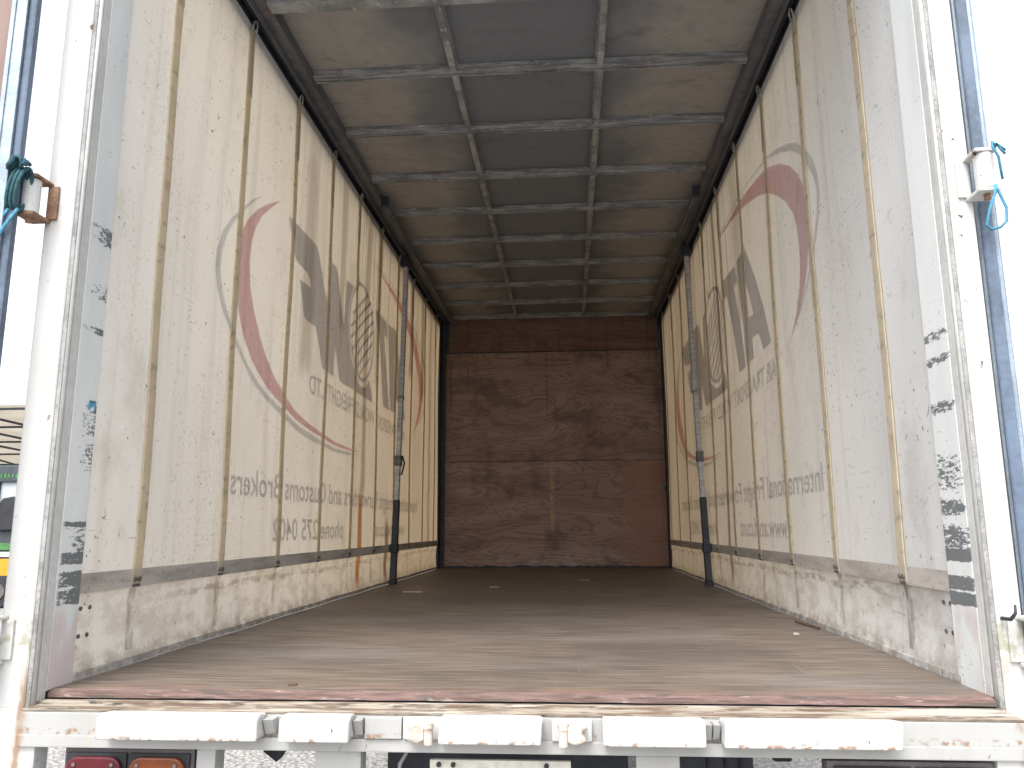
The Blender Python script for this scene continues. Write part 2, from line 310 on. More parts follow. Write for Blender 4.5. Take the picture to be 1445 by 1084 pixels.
def m_roofpanel():
    m = Mat("grimy_roof_plywood"); x, y, z = m.xyz(); rnd = m.rnd()
    o = m.n("CombineXYZ"); m.put(o.inputs[0], m.f('MULTIPLY', rnd, 23.0)); m.put(o.inputs[1], m.f('MULTIPLY', rnd, 9.0))
    n1 = m.noise(scale=2.2, detail=5, off=o.outputs[0]); n2 = m.noise(scale=14, detail=5, rough=0.65)
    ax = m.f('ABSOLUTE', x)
    tan = m.step(m.f('MULTIPLY_ADD', m.f('SUBTRACT', n1, 0.5), 0.9, ax), 0.42, 0.78)  # greyer grime mid-roof, the curtains' warm light painted tan along the sides
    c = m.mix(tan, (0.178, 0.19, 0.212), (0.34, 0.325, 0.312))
    c = m.mix(m.f('MULTIPLY', m.step(n2, 0.45, 0.7), 0.4), c, (0.22, 0.215, 0.212))
    mould = m.mul(m.step(m.noise((1, 2, 1), 3.0, 6, 0.7), 0.56, 0.70), 0.5); c = m.mix(mould, c, (0.11, 0.113, 0.12))
    spk = m.mul(m.step(m.noise(scale=60, detail=2), 0.68, 0.72), m.step(m.noise(scale=4), 0.5, 0.62)); c = m.mix(m.f('MULTIPLY', spk, 0.8), c, (0.05, 0.05, 0.055))
    m.bsdf(c, 0.75, 0, m.bump(n2, 0.35, 0.003), 0.2); return m.m
def m_galv(name="galvanised_steel", lo=(0.17, 0.175, 0.185), hi=(0.36, 0.365, 0.37), rust=0.4, spots=0.7):
    m = Mat(name); n = m.noise((5, 5, 60), 1, 5, 0.65); n2 = m.noise((24, 24, 90), 1, 4, 0.7)
    c = m.mix(m.step(n, 0.38, 0.64), lo, hi); c = m.mix(m.f('MULTIPLY', m.step(n2, 0.58, 0.68), spots), c, (0.62, 0.62, 0.61))
    c = m.mix(m.f('MULTIPLY', m.step(m.noise(scale=8, detail=5), 0.58, 0.7), rust), c, (0.11, 0.065, 0.045))
    m.bsdf(c, 0.6, 0.0, m.bump(n, 0.4, 0.001), 0.5); return m.m
def m_ground():
    m = Mat("pale_gravel"); v = m.n("TexVoronoi"); m.put(v.inputs['Vector'], m.pos()); v.inputs['Scale'].default_value = 26
    n = m.noise(scale=1.3, detail=5)
    c = m.mix(m.step(v.outputs['Distance'], 0.15, 0.6), (0.42, 0.41, 0.39), (0.25, 0.245, 0.235)); c = m.mix(m.f('MULTIPLY', m.step(n, 0.4, 0.65), 0.5), c, (0.34, 0.33, 0.31))
    m.bsdf(c, 0.9, 0, m.bump(m.f('SUBTRACT', 1.0, v.outputs['Distance']), 0.9, 0.03), 0.1); return m.m
def m_doorply():
    m = Mat("pinkish_door_plywood"); x, y, z = m.xyz(); g = m.noise((6, 6, 0.7), 1, 5, 0.6, 0.6); l = m.f('SINE', m.f('MULTIPLY', m.noise((3, 3, 0.4), 1, 3, 0.5, 0.8), 60.0))
    c = m.mix(m.step(g, 0.35, 0.68), (0.20, 0.135, 0.115), (0.27, 0.19, 0.165)); c = m.mix(m.f('MULTIPLY', m.step(l, 0.1, 1.0), 0.3), c, (0.15, 0.095, 0.08))
    c = m.mix(m.mul(m.step(m.noise((9, 9, 5), 1, 4), 0.64, 0.70), 0.8), c, (0.10, 0.07, 0.06))
    m.bsdf(c, 0.7, 0, m.bump(g, 0.3, 0.002)); return m.m

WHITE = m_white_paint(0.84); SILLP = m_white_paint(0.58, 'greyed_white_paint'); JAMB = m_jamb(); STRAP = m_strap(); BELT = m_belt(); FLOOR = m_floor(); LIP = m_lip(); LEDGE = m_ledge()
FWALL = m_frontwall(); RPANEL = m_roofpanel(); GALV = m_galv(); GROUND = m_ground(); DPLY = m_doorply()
RAIL = m_galv("dull_grey_rail", (0.085, 0.09, 0.10), (0.14, 0.144, 0.155), 0.3, 0.10)
POLEM = m_galv("worn_pole_steel", (0.32, 0.33, 0.35), (0.50, 0.51, 0.52), 0.3)
DARK = m_plain("dark_slate_steel", (0.035, 0.040, 0.052), 0.55); BLACK = m_plain("black_rubber", (0.025, 0.026, 0.03), 0.7)
RUST = m_plain("rusty_steel", (0.22, 0.13, 0.085), 0.85, var=0.5, sc_=30, bumpd=0.002); RIVET = m_plain("dull_rivet", (0.16, 0.16, 0.155), 0.5, 0.5)
SEALM = m_plain("dirty_seal", (0.27, 0.265, 0.255), 0.7, var=0.35, sc_=14); GREYP = m_plain("grey_seal", (0.52, 0.53, 0.52), 0.6, var=0.10, sc_=5); ALUD = m_plain('blue_grey_seal', (0.10, 0.135, 0.19), 0.6); ALU = m_plain("blue_grey_aluminium", (0.29, 0.35, 0.42), 0.45, 0.3, var=0.2, sc_=12)
CREAM = m_plain("cream_rust_paint", (0.50, 0.42, 0.36), 0.75, var=0.4, sc_=40, bumpd=0.002)
ROPE = m_plain("teal_rope", (0.025, 0.085, 0.105), 0.8, var=0.4, sc_=80, bumpd=0.002); ROPEB = m_plain("blue_rope", (0.06, 0.22, 0.33), 0.8, var=0.3, sc_=80, bumpd=0.002)
REDL = m_plain("red_lens", (0.085, 0.012, 0.016), 0.22, var=0.2); AMBL = m_plain("amber_lens", (0.16, 0.042, 0.014), 0.25, var=0.2)
HOUS = m_plain("dark_lamp_housing", (0.11, 0.095, 0.10), 0.6); PLATE = m_plain("beige_plate", (0.52, 0.50, 0.44), 0.7, var=0.2)
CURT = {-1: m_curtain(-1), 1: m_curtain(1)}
INKG = m_film("grey_ink", (0.75, 0.755, 0.775)); INKR = m_film("red_ink", (0.83, 0.765, 0.785)); INKP = m_film("pale_grey_ink", (0.83, 0.835, 0.845)); INKT = m_film("letter_ink", (0.78, 0.78, 0.785)); TAIL = m_film("strap_smear", (0.66, 0.65, 0.64), (0.95, 0.95, 0.945))

INK = {'grey_ink': m_film('outer_grey_print', (0.60, 0.585, 0.60)), 'letter_ink': m_film('outer_letter_print', (0.58, 0.57, 0.58)),
       'red_ink': m_film('outer_red_print', (0.76, 0.47, 0.46)), 'pale_grey_ink': m_film('outer_slate_print', (0.68, 0.69, 0.72))}

# ------------------------------------------------------------------ ground and sky-lit surroundings
g = MB(); N = 40
def gxy(i): t = (i/N-0.5)*2; return math.copysign(abs(t)**2.2, t)*600
for j in range(N+1):
    for i in range(N+1): g.v.append((gxy(i), gxy(j)+5, -1.15))
g.f = [(j*(N+1)+i, j*(N+1)+i+1, (j+1)*(N+1)+i+1, (j+1)*(N+1)+i) for j in range(N) for i in range(N)]
g.build("ground", GROUND, kind='structure')

# ------------------------------------------------------------------ truck body
Y0, Y1 = 2.10, 8.43
truck = thing("truck_body", "white truck body with open rear end, brown wooden deck and dark panelled roof", "truck", (0, 5, -1.15))
def part(mb, name, mat, parent=truck, bevel=0, smooth=False, kind=None, label=None, seg=2):
    o = mb.build(name, mat, parent, bevel, smooth, kind, seg)
    if label: o['label'] = label
    return o
# deck
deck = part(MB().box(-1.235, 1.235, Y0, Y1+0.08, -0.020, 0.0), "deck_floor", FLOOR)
lip = MB(); nl = 60
for i in range(nl+1):
    xx = -1.19 + 2.38*i/nl; j = random.uniform(-0.004, 0.003)
    lip.v += [(xx, Y0-0.001+j, 0.001), (xx, Y0-0.022+j*1.5, -0.003+random.uniform(-.002, .001)), (xx, Y0-0.024+j, -0.017), (xx, Y0-0.001, -0.018)]
for i in range(nl):
    a, b = i*4, (i+1)*4
    lip.f += [(a+k, b+k, b+(k+1) % 4, a+(k+1) % 4) for k in range(4)]
lip.f += [(0, 1, 2, 3), (nl*4+3, nl*4+2, nl*4+1, nl*4)]
part(lip, "floor_edge", LIP, deck)
part(MB().box(-1.20, 1.20, 2.052, 2.074, -0.050, -0.0205), "edge_strip", LEDGE, deck, 0.003)
part(MB().box(-1.245, 1.245, 2.1015, 8.5, -0.10, -0.022), "deck_bearer", DARK, deck)
# sill
sill = part(MB().box(-1.21, 1.215, 2.0, 2.0505, -0.116, -0.036).box(-1.21, 1.215, 1.992, 1.9995, -0.118, -0.088), "rear_sill", SILLP, bevel=0.003)
part(MB().prism([(2.0515, -0.027), (2.0515, -0.0355), (2.0003, -0.0355), (1.9985, -0.0305)], 0, -1.205, 1.21), "sill_ledge", LEDGE, sill)
def block(x0, x1, cl, cr):
    y0, y1, z0, z1 = 1.936, 1.9995, -0.085, -0.0400
    mb = MB().prism([(y0, z0), (y1, z0), (y1, -0.0310), (y0+0.020, -0.0265), (y0, -0.034)], 0, x0, x1)
    for q in range(len(mb.v)):
        x, y, z = mb.v[q]
        if z > z0+0.02 and y < y1-0.001:
            if x == x1: mb.v[q] = (x-cr*(0.3 if z < z1+0.01 else 1), y, z)
            else: mb.v[q] = (x+cl*(0.3 if z < z1+0.01 else 1), y, z)
    return part(mb, "bumper_block", WHITE, sill, 0.006, seg=3)
for a in ((-0.972, -0.574, 0.0, 0.012), (-0.522, -0.353, 0.004, 0.01), (-0.14, 0.100, 0.008, 0.0), (0.244, 0.478, 0.0, 0.014), (0.518, 0.912, 0.01, 0.004)): block(*a)
# wedge gussets at block ends, recessed plate and two rusty latch sockets
for xa, xb in ((-0.571, -0.545), (-0.350, -0.330), (0.481, 0.497), (0.500, 0.5155)):
    part(MB().prism([(1.962, -0.040), (1.9995, -0.040), (1.9995, -0.078), (1.985, -0.078)], 0, xa, xb), "gusset", SILLP, sill, 0.002)
part(MB().box(-0.326, -0.236, 1.985, 1.9995, -0.086, -0.0370), "patch_plate", SILLP, sill, 0.002)
for xc, sgn in ((-0.185, 1), (0.172, -1)):
    bp = part(MB().box(xc-0.048, xc+0.048, 1.984, 1.9995, -0.0875, -0.038), "latch_plate", GREYP, sill, 0.006, seg=3)
    X = lambda a: xc + sgn*a
    hk = MB().prism([(X(-.036), -.046), (X(-.012), -.040), (X(.010), -.043), (X(.010), -.078), (X(-.006), -.086), (X(-.034), -.076), (X(-.030), -.066), (X(-.022), -.062), (X(-.024), -.054)], 1, 1.945, 1.983)
    part(hk, "latch_hook", CREAM, bp, 0.004)
    part(MB().tube([(X(.020), 1.951, -.088), (X(.020), 1.951, -.046)], [.0105, .0105], 14).tube([(X(.020), 1.951, -.052), (X(.020), 1.951, -.040)], .013, 14), "latch_pin", CREAM, bp, smooth=False)
    part(MB().tube([(X(.008), 1.962, -.060), (X(.022), 1.962, -.060)], .006, 8), "latch_axle", RUST, bp)
# frame under the sill
for x0, x1, nm in ((-0.452, -0.338, "chassis_upright"), (0.322, 0.424, "chassis_upright"), (-0.748, -0.700, "chassis_upright"), (-1.275, -1.165, "chassis_upright"), (1.142, 1.29, "chassis_upright")):
    part(MB().box(x0, x1, 2.004, 2.06, -0.46, -0.1175), nm, SILLP if abs(x0) < 1 else WHITE, bevel=0.004)
part(MB().box(-0.338, 0.322, 2.30, 2.33, -0.60, -0.117), "cross_member", DARK)
part(MB().box(-0.172, 0.168, 2.02, 2.032, -0.42, -0.140).tube([(-0.150, 2.019, -0.152), (-0.150, 2.0195, -0.152)], .008, 10), "plate_panel", PLATE, bevel=0.004)
for xb in (-0.150, -0.115, 0.11): part(MB().tube([(xb, 2.014, -.150), (xb, 2.0195, -.150)], .006, 10), "plate_bolt", BLACK)
part(MB().tube([(-0.235, 2.2, -0.116), (-0.245, 2.18, -0.14), (-0.275, 2.16, -0.19), (-0.285, 2.16, -0.3)], 0.005, 8), "hose", GREYP, smooth=True)
part(MB().tube([(-0.70, 2.25, -0.150), (-0.655, 2.22, -0.155), (-0.615, 2.2, -0.162)], .010, 8).box(-0.632, -0.585, 2.17, 2.21, -0.185, -0.125, Matrix.Translation((-0.61, 2.19, -.155)) @ Matrix.Rotation(R(35), 4, 'Y') @ Matrix.Translation((0.61, -2.19, .155))), "mudguard_stay", BLACK, bevel=0.003)
part(MB().box(0.43, 0.68, 2.42, 2.45, -0.60, -0.152), "side_guard", DARK)
for xs in (0.55, 0.60, 0.64): part(MB().box(xs, xs+0.006, 2.408, 2.4185, -0.6, -0.16), "guard_rib", BLACK)
part(MB().box(0.43, 0.68, 2.30, 2.34, -0.152, -0.132), "guard_rail", CREAM)
part(MB().tube([(0.68, 2.2, -0.125), (0.715, 2.2, -0.16), (0.74, 2.2, -0.128)], .006, 8).tube([(0.735, 2.25, -0.125), (0.80, 2.2, -0.17)], .006, 8), "mudguard_stay", RUST)
part(MB().box(0.70, 0.75, 2.26, 2.30, -0.20, -0.135), "mudguard_clip", BLACK, bevel=0.01)
def lamp(x0, x1, ztop, l1, l2, cols):
    h = part(MB().box(x0, x1, 2.012, 2.055, -0.34, ztop), "tail_light_housing", HOUS, bevel=0.006)
    for (a, b), mt in zip((l1, l2), cols):
        rim = part(MB().box(a-0.007, b+0.007, 2.003, 2.0115, -0.30, ztop-0.010), "lens_rim", BLACK, h, 0.004)
        v = MB(); K = 10
        r_ = 0.03; za, zb = -0.29, ztop-0.017; pts = []
        for cx_, cz_, a0 in ((b-r_, zb-r_, 0), (a+r_, zb-r_, 90), (a+r_, za+r_, 180), (b-r_, za+r_, 270)):
            for k in range(6): t = R(a0+18*k); pts.append((cx_+r_*math.cos(t), cz_+r_*math.sin(t)))
        v.prism(pts, 1, 1.990, 2.0025); part(v, "lens", mt, h, 0.004)
        for xs in (a+0.022, b-0.022): part(MB().tube([(xs, 1.9865, zb-0.017), (xs, 1.9895, zb-0.017)], .0045, 10), "lens_screw", RIVET, h)
lamp(-1.090, -0.756, -0.121, (-1.073, -0.932), (-0.912, -0.772), (REDL, AMBL))
lamp(0.762, 1.138, -0.126, (0.785, 0.945), (0.968, 1.118), (REDL, REDL))

# rear corner posts, seals, jambs
for s, yp in ((-1, 2.015), (1, 2.075)):
    xi, xo = 1.212, (1.297 if s < 0 else 1.273)
    po = part(MB().box(s*xi, s*xo, yp, yp+0.075, -0.60 if s < 0 else -0.60, 2.86), "corner_post", WHITE, bevel=0.008, seg=3)
    # weld strip, rubber seal and rounded bead on the inner edge
    part(MB().box(s*1.2, s*1.2115, yp+0.004, yp+0.05, -0.034, 2.78), "seal_strip", SEALM, po, 0.002)
    part(MB().tube([(s*1.2035, yp+0.016, -0.030), (s*1.2035, yp+0.016, 2.78)], 0.0095, 12), "seal_bead", GREYP, po, smooth=True)
    part(MB().box(s*1.1975, s*1.2075, yp+0.028, yp+0.062, -0.022, 2.78), "seal_bead", GREYP, po, 0.003)
    ye = 2.185 if s < 0 else 2.275
    part(MB().box(s*1.197, s*1.209, yp+0.0625, ye, -0.003, 2.78), "jamb", JAMB, po, 0.002)
part(MB().box(-1.211, 1.211, 2.03, 2.10, 2.79, 2.90), "rear_header", WHITE, bevel=0.006)

# side rails under the roof
for s in (-1, 1):
    rail = part(MB().box(s*1.145, s*1.225, 2.105, 8.46, 2.735, 2.80), "side_rail", RAIL)
    part(MB().box(s*1.100, s*1.152, 2.105, 8.40, 2.668, 2.7335).box(s*1.1525, s*1.158, 2.105, 8.40, 2.63, 2.7335), "rail_angle", RAIL, rail, 0.003)
    part(MB().box(s*1.163, s*1.19, 2.105, 8.40, 2.655, 2.732), "curtain_track", DARK, rail)
    part(MB().box(s*1.201, s*1.24, 2.105, 8.46, 2.585, 2.7335), "rail_valance", DARK, rail)
    for yb in (3.05, 3.9, 4.75): part(MB().tube([(s*1.125, yb, 2.6675), (s*1.125, yb, 2.663)], .012, 8), "rail_bolt", RUST, rail)
    yt = 5.15
    part(MB().box(s*1.060, s*1.076, yt, 8.38, 2.635, 2.672).box(s*1.080, s*1.096, yt, 8.38, 2.635, 2.672).box(s*1.060, s*1.096, yt, 8.38, 2.6725, 2.678), "pole_track", RAIL, rail, 0.002)
    part(MB().box(s*1.052, s*1.10, yt-0.045, yt-0.001, 2.63, 2.70), "track_stop", DARK, rail, 0.004)

# roof: skin, cross bows, ribs and panels
roof = part(MB().box(-1.245, 1.245, 2.102, 8.50, 2.803, 2.83), "roof", RAIL)
BOWS = [3.04, 3.64, 4.235, 4.85, 5.435, 6.04, 6.64, 7.24, 7.84, 8.39]
big = part(MB().box(-1.098, 1.098, 2.985, 3.055, 2.655, 2.727).box(-1.098, 1.098, 2.97, 3.07, 2.7275, 2.7335), "cross_beam", GALV, roof, 0.004)
def bow_mesh(y):
    mb = MB(); n = 24
    def zo(x): return 0.006*math.sin(x*2.3+y)
    for prof in ([(-.018, 2.686), (-.010, 2.686), (-.010, 2.7265), (-.018, 2.7265)], [(.010, 2.688), (.018, 2.688), (.018, 2.7265), (.010, 2.7265)], [(-.0099, 2.704), (.0099, 2.704), (.0099, 2.7265), (-.0099, 2.7265)], [(-.027, 2.7268), (.027, 2.7268), (.027, 2.7328), (-.027, 2.7328)]):
        b = len(mb.v)
        for i in range(n+1):
            x = -1.098 + 2.196*i/n
            mb.v += [(x, y+p[0]+0.003*math.sin(x*3.1+y*5), p[1]-0.002+0.0015*math.sin(x*4+y)) for p in prof]
        for i in range(n):
            a = b+i*4; mb.f += [(a+k, a+4+k, a+4+(k+1) % 4, a+(k+1) % 4) for k in range(4)]
        mb.f += [(b, b+1, b+2, b+3), (b+n*4+3, b+n*4+2, b+n*4+1, b+n*4)]
    return mb
for y in BOWS[1:]: part(bow_mesh(y), "roof_bow", GALV, roof)
edges = [2.105] + BOWS
rib0 = {}
for i in range(len(edges)-1):
    ya, yb = edges[i], edges[i+1]
    ga = 0.036 if i == 1 else (0.0 if i == 0 else 0.018); gb = 0.036 if i == 0 else 0.018
    for xr in (-0.37, 0.37):
        part(MB().box(xr-0.016, xr+0.016, ya+ga, yb-gb, 2.694, 2.7255).box(xr-0.024, xr+0.024, ya+ga+.014, yb-gb-.014, 2.7256, 2.7318), "roof_rib", GALV, roof, 0.002)
    for xa, xb in ((-1.140, -0.371), (-0.369, 0.369), (0.371, 1.140)):
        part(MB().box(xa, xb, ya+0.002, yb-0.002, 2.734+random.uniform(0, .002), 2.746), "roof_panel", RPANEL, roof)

# front wall (far end): frame posts and three plywood sheets
fwall = part(MB().box(-1.24, 1.24, 8.462, 8.50, -0.019, 2.80), "front_wall", DARK)
for x0, x1, z0, z1, dy in ((-1.15, 1.20, 0.022, 1.112, 0.0), (-1.15, 1.195, 1.120, 2.310, 0.005), (-1.12, 1.17, 2.326, 2.71, 0.012)):
    mb = MB(); n = 48; top = []; bot = []
    for i in range(n+1):
        x = x0+(x1-x0)*i/n
        bot.append((x, z0+(random.uniform(-.012, .006) if z0 < .1 else random.uniform(-.002, .002)))); top.append((x, z1+random.uniform(-.003, .001)))
    mb.prism(bot+top[::-1], 1, 8.438+dy, 8.458)
    sheet = part(mb, "plywood_sheet", FWALL, fwall)
sc_ = MB()
for zz in (0.13, 0.57, 1.04, 1.19, 1.72, 2.25):
    for k in range(7):
        part(MB().tube([(-1.0+k*0.34+random.uniform(-.04, .04), 8.434, zz+random.uniform(-.02, .02))]*1+[], .007, 6) if False else MB().box(-1.0+k*.34-.006, -1.0+k*.34+.006, 8.433, 8.4375, zz-.006, zz+.006), "screw_head", RIVET, fwall, 0.002)
for s in (-1, 1):
    part(MB().box(s*1.195, s*1.215, 8.28, 8.44, 0.001, 2.66).box(s*1.150 if s < 0 else s*1.198, s*1.1945, 8.415, 8.437, 0.001, 2.66), "front_post", DARK, fwall, 0.002)

# rear doors
def door(s, hx, hy, ang, nm):
    M = Matrix.Translation((hx, hy, 0)) @ Matrix.Rotation(ang, 4, 'Z')
    wd = 1.16; zb, zt = -0.03, 2.76; th = 0.045
    d = part(MB().box(0.042, wd-0.042, 0.006, th-0.006, zb+0.04, zt-0.04, M), "rear_door", DPLY)
    for a, b in ((0, .0415), (wd-.0415, wd)):
        part(MB().box(a, b, 0, th, zb, zt, M).box(a+.012, a+.016, -.004, -0.0005, zb, zt, M).box(a+.028, a+.032, th+.0005, th+.004, zb, zt, M), "door_stile", ALU, d, 0.003)
    for a, b in ((zb, zb+.0395), (zt-.0395, zt)): part(MB().box(.042, wd-.042, 0, th, a, b, M), "door_rail", ALU, d, 0.003)
    part(MB().box(-.022, -.0005, .008, th-.008, zb, zt, M), "door_seal", ALUD, d, 0.006)
    return d, M
dl, ML = door(-1, -1.345, 1.95, R(180+12), "left")
dr, MR = door(1, 1.338, 2.10, R(61.5), "right")
# hinges: bracket on the post, knuckle, pin
def hinge(s, yp, zc, mat, tail):
    po = [o for o in truck.children if o.name.startswith("corner_post")][0 if s < 0 else 1]
    x0 = 1.276 if s < 0 else 1.252
    hb = MB().box(s*x0, s*(x0+.055), yp-.075, yp-.0005, zc+.050, zc+.060).box(s*x0, s*(x0+.055), yp-.075, yp-.0005, zc-.060, zc-.050).box(s*(x0-.02), s*(x0+.012), yp-.008, yp-.0005, zc-.0495, zc+.0495)
    part(hb, "hinge_bracket", RUST if s < 0 and zc > 1 else WHITE, po, 0.003)
    part(MB().tube([(s*(x0+.03), yp-.05, zc-.075), (s*(x0+.03), yp-.05, zc+.068)], .0085, 12), "hinge_pin", RUST, po)
    part(MB().tube([(s*(x0+.03), yp-.05, zc-.0485), (s*(x0+.03), yp-.05, zc+.0485)], .024, 16), "hinge_knuckle", mat, po)
    if tail:
        part(MB().box(s*(x0+.055), s*(x0+.115), yp-.064, yp-.052, zc-.045, zc+.045).box(s*(x0+.055), s*(x0+.115), yp-.08, yp-.0645, zc-.010, zc+.010), "hinge_strap", GREYP, po, 0.003)
for z in (1.325, 0.135):
    hinge(-1, 2.015, z, GREYP, True); hinge(1, 2.075, z, WHITE if z > 1 else GREYP, False)
rp = [o for o in truck.children if o.name.startswith("corner_post")][1]
part(MB().tube([(1.222, 2.07, 0.188), (1.222, 2.03, 0.190), (1.226, 2.015, 0.205), (1.230, 2.02, 0.224)], [.005, .0045, .004, .003], 8), "hook", DARK, rp, smooth=True)

# ------------------------------------------------------------------ ropes
rope = thing("tie_rope", "teal rope knotted round the rusty hinge of the left door, two ends hanging", "rope", (-1.31, 1.94, 1.30))
kn = MB()
for k in range(3): 
    o_ = k*0.012
    kn.tube([(-1.300-o_+.03*math.cos(t)*0.35, 1.925+.026*math.sin(t), 1.330+.060*math.cos(t)) for t in [i*math.tau/20 for i in range(21)]], .0052, 8)
kn.build("rope_turns", ROPE, rope, smooth=True)
kb = MB()
for k in range(5):
    a = random.uniform(0, 6); kb.tube([(-1.318+.018*math.cos(a+t*1.3)+.006*t-.018, 1.905+.015*math.sin(a*2+t), 1.398+.013*math.sin(a+t*1.9)) for t in [i*0.5 for i in range(13)]], .0055, 8)
kb.build("rope_knot", ROPE, rope, smooth=True)
for dx in (0, .022):
    MB().tube([(-1.302-dx*1.2, 1.915, 1.27), (-1.325-dx*1.3, 1.905, 1.22), (-1.350-dx*1.2, 1.90, 1.165), (-1.385-dx, 1.895, 1.09), (-1.39-dx, 1.893, 1.0)], .0048, 8).build("rope_end", ROPEB, rope, smooth=True)
rope2 = thing("tie_rope", "light blue rope loop hanging from the white hinge on the right post", "rope", (1.29, 2.0, 1.25))
MB().tube([(1.305, 2.000, 1.385), (1.288, 1.985, 1.392), (1.284, 1.978, 1.375), (1.300, 1.985, 1.35), (1.306, 1.990, 1.29)], .0032, 8).tube([(1.322, 1.99, 1.37), (1.296, 1.982, 1.385), (1.302, 1.98, 1.372), (1.32, 1.99, 1.36)], .003, 8).build("rope_turns", ROPEB, rope2, smooth=True)
MB().tube([(1.286, 1.99, 1.275), (1.282, 1.988, 1.25), (1.262, 1.985, 1.205), (1.250, 1.985, 1.165), (1.262, 1.985, 1.152), (1.284, 1.985, 1.158), (1.302, 1.987, 1.175), (1.306, 1.988, 1.21), (1.294, 1.989, 1.25), (1.287, 1.99, 1.275)], .0036, 8).build("rope_loop", ROPEB, rope2, smooth=True)

# ------------------------------------------------------------------ side curtains
ZB, ZT = 0.2626, 2.60
START = {-1: 2.469, 1: 2.5674}; PITCH_S = 0.6132; YF = {-1: 2.165, 1: 2.255}; YE = 8.425
def off(s, y, z):      # how far the cloth stands out of the truck's side plane (outwards positive)
    t = (y-START[s])/PITCH_S; zz = max(0, min(1, (z-0.2)/2.3))
    b = 0.010*abs(math.sin(math.pi*t))*(math.sin(math.pi*zz)**0.7)
    b += 0.006*math.sin(y*2.1+z*1.7+s)*math.sin(math.pi*zz)
    b += 0.009*math.sin(y*9+z*3.1)*math.sin(z*1.9+0.4)*max(0, min(1, (3.0-y)/0.8))*math.sin(math.pi*zz)
    if z < 0.26: b += 0.012*math.sin(math.pi*(0.26-z)/0.26) + 0.004*math.sin(y*7+z*9)*(0.26-z)/0.26
    return b
def wall_pt(s, y, z, inn=0.0): return (s*(1.2+off(s, y, z)-inn), y, z)
def film(name, mat, parent, polys, s, inn=0.002, holes=None):
    """flat print: polygons in wall coordinates (y, z), laid on the cloth and following its bulge"""
    bm = bmesh.new()
    for poly in polys:
        vs = [bm.verts.new((0, a, b)) for a, b in poly]
        es = [bm.edges.new((vs[i], vs[(i+1) % len(vs)])) for i in range(len(vs))]
    bmesh.ops.triangle_fill(bm, edges=bm.edges[:], use_beauty=True, use_dissolve=False)
    return film_done(name, mat, parent, bm, s, inn)
def film_done(name, mat, parent, bm, s, inn):
    ys = [v.co.y for v in bm.verts]; zs = [v.co.z for v in bm.verts]
    for axis, lo, hi, st in ((1, min(ys), max(ys), 0.12), (2, min(zs), max(zs), 0.15)):
        k = lo+st
        while k < hi:
            bmesh.ops.bisect_plane(bm, geom=bm.verts[:]+bm.edges[:]+bm.faces[:], plane_co=(0, k, 0) if axis == 1 else (0, 0, k), plane_no=(0, 1, 0) if axis == 1 else (0, 0, 1)); k += st
    ink = INK.get(mat.name)
    if ink is not None:
        g = bmesh.ops.duplicate(bm, geom=bm.verts[:]+bm.edges[:]+bm.faces[:])['geom']
        outer = {q for q in g if isinstance(q, bmesh.types.BMVert)}
        for q in g:
            if isinstance(q, bmesh.types.BMFace): q.material_index = 1
    else: outer = set()
    for v in bm.verts: v.co = wall_pt(s, v.co.y, v.co.z, -0.002 if v in outer else inn)
    me = bpy.data.meshes.new(name); bm.to_mesh(me); bm.free()
    if ink is not None: me.materials.append(mat); me.materials.append(ink)
    return link(name, me, mat, parent)
A_ = [(0.462,1.995),(0.707,1.986),(0.685,1.841),(0.656,1.729),(0.603,1.499),(0.611,1.457),(0.564,1.326),(0.380,1.319),(0.394,1.437),(0.263,1.433),(0.181,1.322),(0,1.322),(0.126,1.539),(0.282,1.761)]
AH = [(0.471,1.786),(0.347,1.560),(0.448,1.570)]
T_ = [(1.142,1.985),(0.768,1.987),(0.724,1.866),(0.833,1.867),(0.707,1.609),(0.608,1.320),(0.802,1.322),(0.943,1.695),(1.018,1.859),(1.085,1.868)]
FW_ = [(2.959,1.955),(2.873,1.958),(2.722,1.963),(2.536,1.968),(2.496,1.960),(2.470,1.939),(2.387,1.813),(2.333,1.728),(2.309,1.698),(2.280,1.960),(2.230,1.964),(2.123,1.968),(2.087,1.943),(2.021,1.814),(1.931,1.655),(1.916,1.777),(1.894,1.964),(1.740,1.969),(1.806,1.861),(1.837,1.739),(1.823,1.615),(1.811,1.603),(1.752,1.488),(1.681,1.417),(1.562,1.361),(1.443,1.351),(1.341,1.374),(1.291,1.411),(1.311,1.430),(1.256,1.427),(1.193,1.363),(1.166,1.294),(1.760,1.291),(1.936,1.292),(1.987,1.299),(2.028,1.364),(2.097,1.485),(2.116,1.385),(2.114,1.299),(2.340,1.301),(2.429,1.453),(2.471,1.509),(2.578,1.509),(2.654,1.517),(2.750,1.695),(2.570,1.702),(2.585,1.734),(2.632,1.763),(2.819,1.771),(2.873,1.808)]
SP_ = [(1.655,2.136),(1.624,2.096),(1.577,2.038),(1.615,2.017)]
GA_o = [(1.372,2.310),(0.878,2.330),(0.468,2.325),(0.088,2.285),(-0.123,2.252),(-0.305,2.206),(-0.497,2.138),(-0.638,2.066),(-0.738,1.996),(-0.827,1.907),(-0.870,1.818),(-0.880,1.736),(-0.853,1.640),(-0.768,1.505),(-0.652,1.416),(-0.519,1.342),(-0.345,1.262)]
GA_i = [(0.754,2.322),(0.368,2.308),(0.045,2.267),(-0.156,2.225),(-0.365,2.157),(-0.547,2.077),(-0.679,1.990),(-0.765,1.905),(-0.832,1.811),(-0.848,1.736),(-0.828,1.660),(-0.751,1.520),(-0.632,1.427),(-0.506,1.352)]
